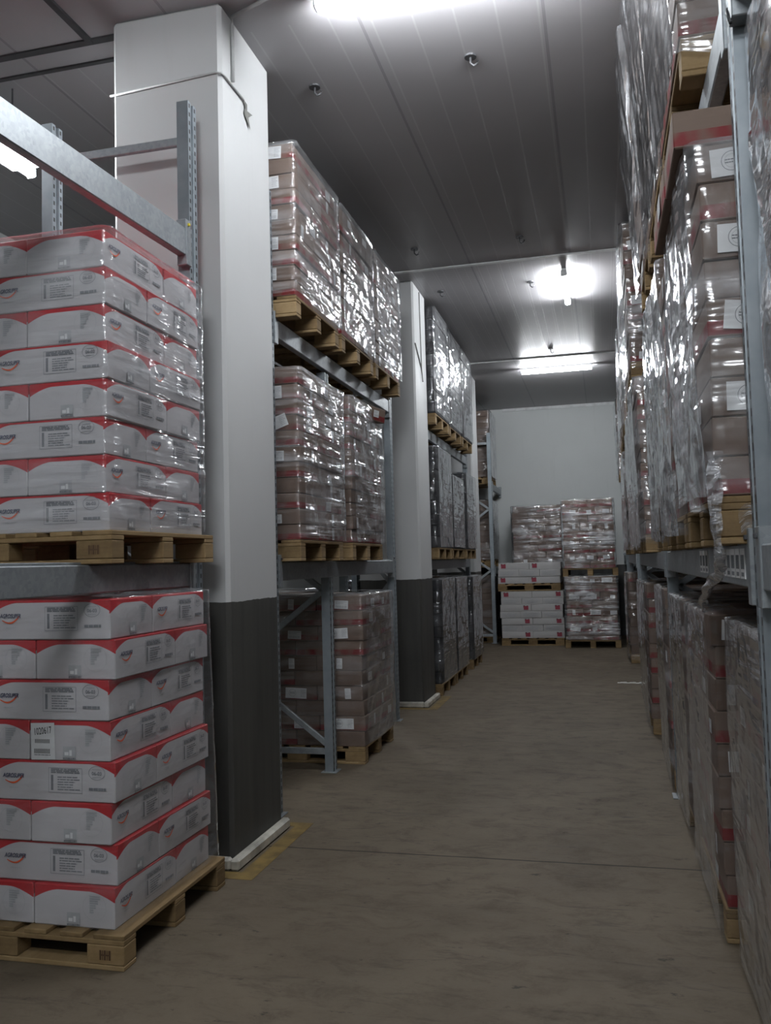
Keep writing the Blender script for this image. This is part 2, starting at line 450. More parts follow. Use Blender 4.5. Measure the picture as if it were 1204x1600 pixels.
# ------------------------------------------------------------------ lamps
def lamp(x, y, along, L, label, drop=.0, tube_r=.034, hood=.03):
    root = empty('ceiling_lamp', (x, y, CEIL), 0 if along == 'x' else PI/2)
    tag(root, label, 'lamp', 'fluorescent ceiling lamps')
    d = -drop
    m = MB().cbox(-L/2, L/2, -hood, hood, d-.032, d-.004, .006)
    obj('housing', m.mesh('housing', MAT['plastic_white']), root)
    m = MB().tube([(-L/2+.02, 0, d-.070), (L/2-.02, 0, d-.070)], tube_r, 12)
    obj('lit_tube', m.mesh('lit_tube', MAT['lit_tube'], False), root)
    for s in (-1, 1):
        m = MB().cbox(min(s*L/2, s*(L/2-.02)), max(s*L/2, s*(L/2-.02)), -.036, .036, d-.104, d-.03, .008)
        obj('end_cap', m.mesh('end_cap', MAT['plastic_white']), root)
        m = MB().tube([(s*L*.33, 0, 0), (s*L*.33, 0, d-.005)], .006, 6)
        obj('hanger', m.mesh('hanger', MAT['dark_metal']), root)
    return root
lamp(-.73, 4.66, 'x', 1.55, 'long lit lamp across the ceiling nearest the near column')
lamp(-.31, 10.6, 'y', 1.2, 'lit lamp pointing along the aisle under the ceiling')
lamp(-.66, 15.2, 'x', 1.22, 'lit lamp across the aisle before the far wall')
lamp(-3.82, 4.62, 'y', 1.25, 'lit lamp over the neighbouring aisle past the red-topped boxes', .44, hood=.16)  # wide hood added to keep this lamp's light off the ceiling
lamp(-.62, -.45, 'x', 1.55, 'lit lamp across the aisle behind the viewer')
lamp(-.62, -2.3, 'x', 1.55, 'added fill lamp across the aisle behind the viewer')  # unseen extra lamp, added to throw more front light on the stacks
lamp(-4.30, 12.4, 'y', 1.25, 'lit lamp over the neighbouring aisle behind the black cartons')

for i, (x, y, w) in enumerate(((-.72, 5.55, 'past the nearest lamp'), (-1.82, 5.6, 'above the first top pallets'), (-.71, 8.9, 'before the ceiling joint'),
                               (-1.82, 8.9, 'near the second column'), (-.72, 10.41, 'beside the lamp along the aisle'), (-1.82, 10.42, 'above the black cartons'), (-.68, 13.9, 'before the far cross lamp'))):
    root = empty('ceiling_hook', (x, y, CEIL)); tag(root, 'small dark metal hook in the ceiling '+w, 'hook', 'ceiling hooks')
    obj('base_plate', MB().tube([(0, 0, 0), (0, 0, -.012)], .04, 12).mesh('base_plate', MAT['dark_metal']), root)
    obj('hook', MB().tube([(0, 0, -.01), (0, 0, -.05), (.02, 0, -.07), (.045, 0, -.06), (.05, 0, -.04)], .008, 6).mesh('hook', MAT['dark_metal'], True), root)

# ------------------------------------------------------------------ racks
UP_PROF = [(-.035, -.05), (.035, -.05), (.035, -.016), (.022, -.012), (.022, .012), (.035, .016), (.035, .05), (-.035, .05)]
_up = {}
def upright_mesh(h):
    if h not in _up: _up[h] = MB().prism(UP_PROF, .008, h).mesh('upright', MAT['upright'])
    return _up[h]
PLATE = MB().cbox(-.065, .065, -.07, .07, 0, .008, .002).mesh('foot_plate', MAT['steel'])
def rack_frame(xf, xr, y, h, label, side=1, z_first=.22, dmax=9.):
    """side +1: the aisle lies at +x of the frame"""
    root = empty('rack_frame', (xf, y, 0)); tag(root, label, 'rack frame', 'galvanised rack frames')
    for x in (0, xr-xf):
        o = obj('upright', upright_mesh(h), root, (x, 0, 0), (0, 0, 0 if side > 0 else PI))
        obj('foot_plate', PLATE, o)
    a, b = (xr-xf)*.04, (xr-xf)*.96
    zs = [z_first]
    while zs[-1]+.62 < h-.1: zs.append(zs[-1]+.62)
    obj('horizontal_brace', MB().bar((a, 0, zs[0]-.06), (b, 0, zs[0]-.06), .028, .05).mesh('horizontal_brace', MAT['steel']), root)
    obj('horizontal_brace', MB().bar((a, 0, h-.21), (b, 0, h-.21), .028, .05).mesh('horizontal_brace', MAT['steel']), root)
    flip = False
    for z0, z1 in zip(zs, zs[1:]):
        if z1 > min(h-.35, dmax): break
        p, q = ((a, 0, z0), (b, 0, z1)) if not flip else ((b, 0, z0), (a, 0, z1))
        obj('diagonal_brace', MB().bar(p, q, .028, .045).mesh('diagonal_brace', MAT['steel']), root)
        flip = not flip
    return root
def rack_beam(xf, y0, y1, ztop, label, side=1, hgt=.13, pin=False):
    root = empty('rack_beam', (xf, y0, ztop)); tag(root, label, 'rack beam', 'galvanised rack beams')
    L = y1-y0; s = side
    def bx(m, xa, xb, *r): return m.cbox(min(xa, xb), max(xa, xb), *r)
    m = MB(); bx(m, -.05*s, 0, .005, L-.005, -hgt, 0, .005); bx(m, -.05*s, -.03*s, .005, L-.005, 0, .012, .002)
    obj('rail', m.mesh('rail', MAT['steel']), root)
    for yy in (0, L):
        m = MB(); bx(m, -.055*s, .006*s, yy-.005 if yy == 0 else yy-.055, yy+.055 if yy == 0 else yy+.005, -hgt-.05, .05, .003)
        c = obj('end_connector', m.mesh('end_connector', MAT['steel']), root)
        m = MB(); bx(m, .004*s, .016*s, (.02 if yy == 0 else L-.035), (.035 if yy == 0 else L-.02), .015, .03, .002)
        obj('safety_pin', m.mesh('safety_pin', MAT['yellow_plastic' if pin and yy else 'dark_metal']), c)
    return root
# left rack, beside the near column
XLf, XLr = -2.20, -3.07
rack_frame(XLf, XLr, 4.40, 4.30, 'rack frame standing against the front of the near column', dmax=3.0)
bare = rack_beam(XLf+.04, 1.0, 4.345, 3.545, 'bare rack beam sloping past the top of the red-topped boxes', 1, .155, True)
bare.location.z -= 3.345*.035; bare.rotation_euler.x = .035      # hangs a little low at its near end
rack_beam(XLf+.04, 1.0, 4.345, 1.695, 'rack beam under the upper pallet of red-topped boxes', 1, .125)
rack_beam(XLr-.04, 1.0, 4.345, 1.695, 'inner rack beam carrying the upper pallet of red-topped boxes', -1, .125)
# between the columns
rack_frame(XLf, XLr, 5.565, 4.30, 'rack frame close behind the near column')
rack_frame(XLf, XLr, 6.80, 3.25, 'rack frame in front of the floor pallet of brown cartons')
rack_frame(XLf, -2.74, 9.05, 4.30, 'rack frame before the second column')
W = {1: 'middle', 2: 'top'}
for (ya, yb, wn) in ((5.62, 9.0, 'brown'), (10.71, 14.39, 'black')):
    for lv, zt in ((1, 1.695), (2, 3.40)):
        rack_beam(XLf+.04, ya, yb, zt, 'rack beam facing the aisle under the %s %s pallets' % (W[lv], wn), 1)
        rack_beam(XLr-.04, ya, yb, zt, 'inner rack beam under the %s %s pallets' % (W[lv], wn), -1)
rack_frame(XLf, XLr, 10.655, 4.30, 'rack frame between the second column and black cartons')
rack_frame(XLf, XLr, 14.45, 4.30, 'rack frame at the far end of the black cartons')
rack_frame(-2.17, XLr, 17.55, 4.25, 'rack frame standing left of the flat white boxes')
for lv, zt in ((1, 1.52), (2, 3.22)):
    rack_beam(-2.13, 17.61, 19.15, zt, 'short rack beam under the %s end pallet beside the flat white boxes' % W[lv], 1)
    rack_beam(XLr-.04, 17.61, 19.15, zt, 'inner rack beam under the %s end pallet beside the flat white boxes' % W[lv], -1)
# right rack
XRf, XRr = .465, 1.45
RB = [(2.76, 6.36, 'nearest'), (6.48, 10.84, 'second'), (12.06, 15.6, 'third')]
for y, lb in ((2.70, 'tall rack upright frame beside the torn shiny film'), (6.42, 'rack frame between first and second bays of shiny loads'), (10.9, 'rack frame ending the second bay of shiny loads'),
              (12.0, 'rack frame starting the third bay of shiny loads'), (15.66, 'rack frame ending the third bay of shiny loads'), (17.4, 'rack frame starting the last bay of shiny loads')):
    rack_frame(XRf, XRr, y, 4.75, lb, -1)
def strips(m, y0, n, z):
    for i in range(n):
        y = y0+i*.105
        m.box(-.0025, 0, y, y+.09, z-.105, z-.01, 0)
        for j in range(9):
            w = random.choice((.003, .005, .007))
            m.box(-.0032, -.0024, y+.012+j*.0075, y+.012+j*.0075+w*.6, z-.075, z-.03, 1)
        m.box(-.0032, -.0024, y+.02, y+.07, z-.098, z-.085, 1)
for (ya, yb, nm) in RB:
    for lv, zt in ((1, 1.695), (2, 3.39)):
        r = rack_beam(XRf-.04, ya, yb, zt, 'rack beam facing the aisle under the %s pallets of the %s shiny bay' % (W[lv], nm), -1)
        if lv == 1 and nm == 'nearest':
            m = MB(); strips(m, .12, 5, 0); strips(m, 1.1, 3, 0)
            o = obj('barcode_label', m.mesh('barcode_label', [MAT['paper'], MAT['grey_ink']]), r); o['label'] = 'row of white barcode stickers'
        rack_beam(XRr+.04, ya, yb, zt, 'inner rack beam under the %s pallets of the %s shiny bay' % (W[lv], nm), 1)
for zt, w in ((1.695, 'middle'), (3.39, 'top')):
    rack_beam(XRf-.04, .4, 2.64, zt, 'rack beam under the %s wrapped pallet closest to the viewer' % w, -1)
    rack_beam(XRr+.04, .4, 2.64, zt, 'inner rack beam under the %s wrapped pallet closest to the viewer' % w, 1)
    rack_beam(XRf-.04, 17.46, 19.1, 3.2 if w == 'top' else zt, 'rack beam under the %s load at the far wall' % w, -1)

# ------------------------------------------------------------------ pallets
def pallet_meshes():
    d = {}
    d['deck'] = MB().cbox(-.055, .055, -.5, .5, 0, .021, .003).mesh('deck_board', MAT['wood'])
    d['deckw'] = MB().cbox(-.0725, .0725, -.5, .5, 0, .021, .003).mesh('deck_board', MAT['wood'])
    d['string'] = MB().cbox(-.6, .6, -.05, .05, 0, .021, .003).mesh('stringer_board', MAT['wood'])
    d['run'] = MB().cbox(-.6, .6, -.05, .05, 0, .021, .003).mesh('bottom_board', MAT['wood'])
    d['block'] = MB().cbox(-.0875, .0875, -.05, .05, 0, .080, .004).mesh('block', MAT['wood'])
    return d
PM = pallet_meshes()
def pallet_one():
    m = MB()
    for x in (-.5275, -.35, -.175, 0, .175, .35, .5275):
        w = .0725 if abs(x) > .5 or x == 0 else .055
        m.cbox(x-w, x+w, -.5, .5, .124, .145, .003)
    for y in (-.45, 0, .45):
        m.cbox(-.6, .6, y-.05, y+.05, .103, .124, .003); m.cbox(-.6, .6, y-.05, y+.05, 0, .021, .003)
        for x in (-.5125, 0, .5125): m.cbox(x-.0875, x+.0875, y-.05, y+.05, .021, .103, .004)
    return m.mesh('pallet', MAT['wood'])
PALLET_SOLID = None
STAMP = MB()
for i, (a, b) in enumerate(((0, .008), (.012, .016), (.020, .030), (.034, .038), (.042, .052))):
    STAMP.box(-.026+a, -.026+b, -.0006, 0, .02, .06)
STAMP.box(-.026, .026, -.0006, 0, .037, .043)
STAMP = STAMP.mesh('burnt_stamp', MAT['burnt_ink'])
def pallet(cx, cy, z, label, detailed=True, stamp=False, rz=0.0):
    root = empty('pallet', (cx, cy, z), rz); tag(root, label, 'pallet', 'wooden pallets')
    for x in (-.5275, -.35, -.175, 0, .175, .35, .5275):
        obj('deck_board', PM['deckw' if abs(x) > .5 or x == 0 else 'deck'], root, (x, 0, .124))
    for y in (-.45, 0, .45):
        obj('stringer_board', PM['string'], root, (0, y, .103))
        obj('bottom_board', PM['run'], root, (0, y, 0))
        for x in (-.5125, 0, .5125):
            b = obj('block', PM['block'], root, (x, y, .022))
            if stamp and y == -.45 and x > .5: obj('burnt_stamp', STAMP, b, (0, -.0505, 0))
    return root

# ------------------------------------------------------------------ cartons
_cm = {}
def carton_mesh(kind, L, S, Hh, mat):
    key = (kind, round(L, 3), round(S, 3), round(Hh, 3))
    if key in _cm: return _cm[key]
    nx, ny, nz = 7, 5, 4
    x, y, z = L/2, S/2, Hh
    m = MB()
    def grid(fn, nu, nv, flip):
        b = len(m.v)
        for j in range(nv+1):
            for i in range(nu+1): m.v.append(fn(i/nu, j/nv))
        for j in range(nv):
            for i in range(nu):
                q = (b+j*(nu+1)+i, b+j*(nu+1)+i+1, b+(j+1)*(nu+1)+i+1, b+(j+1)*(nu+1)+i)
                m.f.append(q[::-1] if flip else q); m.m.append(0)
    bl = .0045
    def bulge(u, v): return bl*math.sin(PI*u)*math.sin(PI*v)
    r = .004
    fx = lambda u: -x+r+(2*x-2*r)*u
    fy = lambda u: -y+r+(2*y-2*r)*u
    fz = lambda v: r+(z-2*r)*v
    grid(lambda u, v: (fx(u), -y-bulge(u, v), fz(v)), nx, nz, False)
    grid(lambda u, v: (fx(u), y+bulge(u, v), fz(v)), nx, nz, True)
    grid(lambda u, v: (x+bulge(u, v), fy(u), fz(v)), ny, nz, False)
    grid(lambda u, v: (-x-bulge(u, v), fy(u), fz(v)), ny, nz, True)
    grid(lambda u, v: (fx(u), fy(v), z), 1, 1, False)
    grid(lambda u, v: (fx(u), fy(v), 0), 1, 1, True)
    # softened edges
    me = m.mesh(kind, mat)
    import bmesh
    bm = bmesh.new(); bm.from_mesh(me)
    # bridge the open edges with chamfer strips
    vs = bm.verts
    def strip(a, b2):
        va = [bm.verts.new(p) for p in a]; vb = [bm.verts.new(p) for p in b2]
        for i in range(len(a)-1):
            bm.faces.new((va[i], va[i+1], vb[i+1], vb[i]))
    for sy in (-1, 1):
        for (zz, zt) in ((r, 0), (z-r, z)):
            p = [(fx(0), sy*y, zz), (fx(1), sy*y, zz)]; q = [(fx(0), sy*(y-r), zt), (fx(1), sy*(y-r), zt)]
            strip(p, q)
    for sx in (-1, 1):
        for (zz, zt) in ((r, 0), (z-r, z)):
            p = [(sx*x, fy(0), zz), (sx*x, fy(1), zz)]; q = [(sx*(x-r), fy(0), zt), (sx*(x-r), fy(1), zt)]
            strip(p, q)
        for sy in (-1, 1):
            strip([(sx*x, sy*(y-r), r), (sx*x, sy*(y-r), z-r)], [(sx*(x-r), sy*y, r), (sx*(x-r), sy*y, z-r)])
    bmesh.ops.remove_doubles(bm, verts=bm.verts, dist=1e-5)
    bmesh.ops.recalc_face_normals(bm, faces=bm.faces)
    bm.to_mesh(me); bm.free()
    for p in me.polygons: p.use_smooth = False
    _cm[key] = me
    return me

# ---- printed faces (flat ink lying on the board), local frame: u along face, v up, written on the plane y = -d
def text_polys(s, size, shear=0.0, bold=0.0):
    cu = bpy.data.curves.new('t', 'FONT'); cu.body = s; cu.size = size; cu.shear = shear; cu.offset = bold
    cu.align_x = 'CENTER'; cu.resolution_u = 3
    o = bpy.data.objects.new('t', cu); COL.objects.link(o)
    dg = bpy.context.evaluated_depsgraph_get()
    me = bpy.data.meshes.new_from_object(o.evaluated_get(dg))
    v = [tuple(p.co) for p in me.vertices]; f = [tuple(p.vertices) for p in me.polygons]
    bpy.data.objects.remove(o); bpy.data.curves.remove(cu); bpy.data.meshes.remove(me)
    return v, f
class Ink(MB):
    def __init__(self, d): super().__init__(); self.d = d
    def rect(self, u0, u1, v0, v1, m=0, rot=0.0):
        cu, cv = (u0+u1)/2, (v0+v1)/2; c, s = math.cos(rot), math.sin(rot)
        P = [(u0, v0), (u1, v0), (u1, v1), (u0, v1)]
        P = [(cu+(a-cu)*c-(b-cv)*s, cv+(a-cu)*s+(b-cv)*c) for a, b in P]
        return self.poly([(a, -self.d-m*1e-5, b) for a, b in P], m)
    def outline(self, u0, u1, v0, v1, w, m=0):
        self.rect(u0, u1, v0, v0+w, m); self.rect(u0, u1, v1-w, v1, m); self.rect(u0, u0+w, v0, v1, m); self.rect(u1-w, u1, v0, v1, m)
    def ring(self, cu, cv, ru, rv, w, m=0, n=28):
        for i in range(n):
            a, b = 2*PI*i/n, 2*PI*(i+1)/n
            self.poly([(cu+ru*math.cos(a), -self.d, cv+rv*math.sin(a)), (cu+ru*math.cos(b), -self.d, cv+rv*math.sin(b)),
                       (cu+(ru-w)*math.cos(b), -self.d, cv+(rv-w)*math.sin(b)), (cu+(ru-w)*math.cos(a), -self.d, cv+(rv-w)*math.sin(a))], m)
    def text(self, s, cu, cv, size, m=0, shear=0.0, bold=0.0, width=None, rot=0.0):
        v, f = text_polys(s, size, shear, bold)
        if width:
            w = max(p[0] for p in v)-min(p[0] for p in v); k = width/w
            v = [(p[0]*k, p[1], 0) for p in v]
        c, sn = math.cos(rot), math.sin(rot)
        b = len(self.v); self.v += [(cu+x*c-y*sn, -self.d-2e-5, cv+x*sn+y*c) for x, y, _ in v]
        for q in f: self.f.append(tuple(b+i for i in q)); self.m.append(m)
    def lines(self, u0, u1, v0, v1, n, w, m=0, seed=0, ragged=.3):
        r = random.Random(seed)
        for i in range(n):
            vv = v1-(v1-v0)*(i+.5)/n
            e = u1-(u1-u0)*ragged*r.random(); a = u0
            while a < e:
                b = min(e, a+(u1-u0)*r.uniform(.08, .3)); self.rect(a, b, vv-w/2, vv+w/2, m); a = b+(u1-u0)*.025
INKS = None
def inks(): return [MAT['navy_ink'], MAT['orange_ink'], MAT['grey_ink'], MAT['pale_ink'], MAT['paper'], MAT['black_ink'], MAT['magenta_ink'], MAT['blue_paper']]
L1, S1 = .591, .393
def brand_panel(Hh, logo):
    """long face: name with orange sweep, boxed small print, oval mark"""
    k = Ink(.0048+.0006)
    u = lambda a: -L1/2+a*L1
    v = lambda a: a*Hh
    k.text('AGROSUPER', u(.155), v(.56), .026, 0, .25, .0006, .108)
    # orange crescent under the name
    n = 14; up, lo = [], []
    for i in range(n+1):
        t = i/n; a = u(.085)+t*(u(.235)-u(.085))
        base = v(.50)-.016*math.sin(PI*min(1, t*.95+.02))+.016*t**3
        up.append((a, base+.0030+.006*t)); lo.append((a, base-.0012))
    for i in range(n):
        k.poly([(lo[i][0], -k.d, lo[i][1]), (lo[i+1][0], -k.d, lo[i+1][1]), (up[i+1][0], -k.d, up[i+1][1]), (up[i][0], -k.d, up[i][1])], 1)
    k.lines(u(.12), u(.20), v(.285), v(.33), 1, .004, 3, 1, 0)
    if logo: return k.mesh('brand_logo', inks())
    k = Ink(.0048+.0006)
    k.outline(u(.455), u(.735), v(.22), v(.84), .0016, 2)
    k.lines(u(.475), u(.725), v(.70), v(.82), 3, .0055, 2, 2, .1)
    k.rect(u(.475), u(.495), v(.28), v(.66), 2); 
    k.lines(u(.53), u(.72), v(.27), v(.64), 6, .0048, 2, 3, .5)
    k.ring(u(.855), v(.735), .040, .030, .0018, 2)
    k.text('06-03', u(.855), v(.685), .021, 2, 0, .0005)
    k.lines(u(.82), u(.89), v(.80), v(.85), 1, .004, 3, 4, 0)
    k.lines(u(.82), u(.89), v(.60), v(.66), 1, .004, 3, 6, 0)
    k.lines(u(.79), u(.93), v(.29), v(.38), 1, .012, 2, 5, 0)
    return k.mesh('printed_front', inks())
def end_panel(Hh, sticker=False):
    k = Ink(.0048+.0006)
    u = lambda a: -S1/2+a*S1
    v = lambda a: a*Hh
    k.ring(u(.76), v(.52), .056, .056, .0010, 3)
    for i in range(8):      # ragged right-pointing block of small print
        vv = .78-i*.055
        k.rect(u(.70), u(.70+.13*(1-i/9.5)+.015*(i % 2)), v(vv-.022), v(vv+.018), 3)
    k.rect(u(.42), u(.58), v(.10), v(.36), 3); k.rect(u(.50), u(.53), v(.13), v(.27), 4); k.rect(u(.44), u(.49), v(.14), v(.22), 4)
    k.lines(u(.42), u(.58), v(.035), v(.09), 1, .007, 2, 9, 0)
    if sticker:
        k2 = k; k.d += .0008
        k.rect(u(.02), u(.32), v(.02), v(.94), 4, .03)
        k.d += .0004
        k.text('1020617', u(.17), v(.66), .042, 5, 0, .0007, .085, .12)
        for i in range(12): k.rect(u(.07+.016*i), u(.07+.016*i+.009), v(.43), v(.53), 5)
        for i in range(12): k.rect(u(.06+.017*i), u(.06+.017*i+.010), v(.17), v(.29), 5)
        k.lines(u(.06), u(.27), v(.12), v(.15), 1, .004, 2, 3, .1)
    return k.mesh('printed_end', inks())
def plain_label(w, h, seed):
    k = Ink(.0004); k.rect(-w/2, w/2, 0, h, 4); k.d += .0005
    r = random.Random(seed)
    k.lines(-w*.42, w*.42, h*.52, h*.92, 5, h*.035, 3, seed, .35)
    a = -w*.40
    while a < w*.40:
        b = a+w*r.uniform(.015, .05); k.rect(a, b, h*.1, h*.40, 3); a = b+w*r.uniform(.02, .05)
    return k.mesh('paper_label', inks())
def stamp_label(w, h):
    k = Ink(.0004); k.rect(-w/2, w/2, 0, h, 4); k.d += .0005
    k.ring(-w*.17, h*.52, h*.36, h*.36, .002, 2); k.ring(-w*.17, h*.52, h*.25, h*.25, .0012, 3)
    k.lines(-w*.17-h*.24, -w*.17+h*.24, h*.42, h*.62, 2, h*.05, 2, 3, .1)
    k.lines(w*.22, w*.46, h*.12, h*.9, 6, h*.05, 3, 4, .3)
    return k.mesh('stamp_label', inks())
LAB = [plain_label(.085, .062, 1), plain_label(.052, .088, 2), plain_label(.12, .07, 3)]
STL = stamp_label(.19, .088)
def red_mark(Hh):
    k = Ink(.0055)
    k.rect(-.045, .045, Hh*.22, Hh*.80, 6); k.rect(.012, .04, Hh*.45, Hh*.86, 5); k.rect(-.05, -.02, Hh*.55, Hh*.88, 5)
    k.rect(-.02, .005, Hh*.30, Hh*.5, 4); k.rect(.0, .03, Hh*.28, Hh*.38, 4)
    return k.mesh('red_logo', inks())
def grey_print(Hh):
    k = Ink(.0055)
    k.lines(-.15, .15, Hh*.2, Hh*.8, 5, Hh*.06, 3, 4, .2)
    return k.mesh('grey_print', inks())

ORD = ['first', 'second', 'third', 'fourth', 'fifth', 'sixth', 'seventh', 'eighth', 'ninth', 'tenth', 'eleventh', 'twelfth', 'thirteenth']
CART = []      # every planned carton: dict
FILMS = []
def load(side, xa, y0, z, n, lh, kind, phrase, W=1.2, D=1.0, parity=0, lean=0.0, rows='all', pal=True, detail=1, filmspec=None, stamp=False,
         skip_top=(), inset=0.0, jit=.011, top_film=True, pal_label=None, top_shift=0.0):
    """side 'L': aisle face looks to +x at xa; 'R': aisle face looks to -x at xa. y0: face towards the viewer"""
    s = -1 if side == 'L' else 1            # inward direction
    cx = xa + s*W/2
    if pal:
        px = xa + s*.6 - s*inset; py = y0 + .5 - inset
        pallet(px, py, z, pal_label or ('wooden pallet under the '+phrase), stamp=stamp)
        z = z+.1455
    Ls, Ss = W/2, W/3
    g = .004
    for i in range(n):
        par = (i+parity) % 2
        zz = z+i*lh
        off = lean*(i+.5)*lh + (top_shift if i == n-1 else 0)
        ja, jb = random.uniform(-jit, jit), random.uniform(-jit, jit)
        spots = []
        DL, DS = Ls, Ss
        k = D/(Ls+Ss)                       # squeeze in depth
        if par == 0:
            for j, nm in enumerate(('front aisle corner', 'front inner end')):
                spots.append((xa+s*(j+.5)*Ls, y0+Ss*k/2, 0, nm, j == 0))
            for j, nm in enumerate(('rear aisle corner', 'rear middle', 'rear inner end')):
                spots.append((xa+s*(j+.5)*Ss, y0+Ss*k+Ls*k/2, 1, nm, j == 0))
        else:
            for j, nm in enumerate(('front aisle corner', 'front middle', 'front inner end')):
                spots.append((xa+s*(j+.5)*Ss, y0+Ls*k/2, 1, nm, j == 0))
            for j, nm in enumerate(('rear aisle corner', 'rear inner end')):
                spots.append((xa+s*(j+.5)*Ls, y0+Ls*k+Ss*k/2, 0, nm, j == 0))
        for (x, y, rot, nm, aisle) in spots:
            front = nm.startswith('front')
            if not aisle and not front and not (i == n-1 and rows == 'all'): continue
            if not aisle and front and rows == 'aisle': continue
            if i == n-1 and nm in skip_top: continue
            CART.append(dict(kind=kind, x=x+ja+random.uniform(-.002, .002)+off, y=y+jb*.5+.002*random.uniform(-1, 1), z=zz+.0005, rot=rot, L=Ls*(1 if not rot else 1)-g, S=Ss-g, kd=k,
                             H=lh-.0025, side=side, front=front, aisle=aisle, layer=i, nl=n, nm=nm, phrase=phrase, rz=random.uniform(-.006, .006), detail=detail, lay_par=par))
    if filmspec: FILMS.append(dict(side=side, top=lh if top_shift else 0, x0=min(xa, xa+s*W), x1=max(xa, xa+s*W), y0=y0, y1=y0+D, z0=z, z1=z+n*lh, lean=lean, phrase=phrase, pal=pal, full=(W > 1.15), **filmspec))

F = lambda mat, res=.035, **kw: dict(mat=mat, res=res, **kw)
# ---- LEFT
LX = -2.0
load('L', -2.055, 3.385, 0, 8, .175, 'white', 'floor stack of red-topped boxes', W=1.19, D=.91, parity=1, lean=-.025, inset=.055, filmspec=F('film_clear', .022, amp=.5, e=.028), stamp=True, jit=.022)
load('L', -2.095, 3.385, 1.698, 8, .169, 'white', 'raised stack of red-topped boxes', W=1.19, D=.91, parity=0, inset=.055, filmspec=F('film_level', .020, amp=1.0, e=.020), stamp=True, jit=.014)
load('L', LX, 5.63, 3.403, 10, .1095, 'brown', 'first top pallet behind near column', filmspec=F('film_level', .03))
load('L', LX, 6.715, 3.403, 10, .1085, 'brown', 'second top pallet behind near column', filmspec=F('film_slant', .03))
load('L', LX, 7.81, 3.403, 10, .1085, 'brown', 'third top pallet behind near column', rows='aisle', filmspec=F('film_level', .035))
load('L', LX-.01, 5.65, 1.698, 11, .109, 'brown', 'first middle pallet behind near column', filmspec=F('film_level', .03, amp=1.3), rows='all')
load('L', LX-.01, 6.93, 1.698, 11, .112, 'brown', 'second middle pallet behind near column', parity=1, filmspec=F('film_level', .03, amp=1.5), skip_top=('rear aisle corner',))
load('L', -1.985, 7.06, 0, 10, .1255, 'brown', 'floor pallet between first two columns', filmspec=F('film_slant', .03), parity=0)
# black
for i, (lv, y, z, n, lh, sk) in enumerate((('first top', 10.74, 3.403, 9, .152, ()), ('second top', 11.86, 3.403, 9, .150, ()), ('third top', 12.98, 3.403, 9, .150, ()),
        ('first middle', 10.73, 1.698, 9, .142, ()), ('second middle', 11.80, 1.698, 7, .145, ('rear aisle corner',)), ('third middle', 13.05, 1.698, 8, .145, ()),
        ('first floor', 10.74, 0, 9, .144, ()), ('second floor', 11.84, 0, 9, .143, ()), ('third floor', 13.38, 0, 9, .141, ()))):
    load('L', LX if i else -1.99, y, z, n, lh, 'black', lv+' pallet of black cartons', W=1.2, D=1.0, parity=i, rows='all' if i in (0, 3, 6, 5, 8) else 'aisle', skip_top=sk, filmspec=F('film_dark', .045, amp=.8))
# left end bay
for lv, z, n, lh in (('top', 3.222, 11, .125), ('middle', 1.522, 10, .122), ('floor', 0, 10, .122)):
    load('L', -2.18, 17.68, z, n, lh, 'brown', lv+' pallet at left rack end', parity=0, filmspec=F('film_slant', .05))
# back of the aisle
load('L', .215, 16.55, .1455, 8, .147, 'brown', 'lower stack at aisle end', W=.92, D=1.0, filmspec=F('film_streaked', .04, amp=1.2), pal=False)
load('L', .205, 16.55, 1.468, 9, .142, 'brown', 'upper stack at aisle end', W=.92, D=1.0, filmspec=F('film_streaked', .04, amp=1.2), pal=False)
load('L', -.78, 17.05, 0, 7, .129, 'flat', 'lower flat box pallet', W=1.2, D=.9, parity=0, jit=.02)
load('L', -.82, 17.05, 1.052, 3, .135, 'flat', 'upper flat box pallet', W=1.2, D=.9, parity=0, jit=.03)
load('L', -.80, 18.08, 0, 9, .14, 'brown', 'stack hidden behind flat white boxes', W=1.0, D=1.0, rows='front')
load('L', -.80, 18.08, 1.408, 9, .134, 'brown', 'stack rising behind flat white boxes', W=1.0, D=1.0, filmspec=F('film_streaked', .04, amp=1.2))
# stack seen through the left rack
load('L', -3.35, 9.3, 0, 9, .135, 'brown', 'stack in the neighbouring aisle', W=1.2, D=1.0, filmspec=F('film_level', .06))
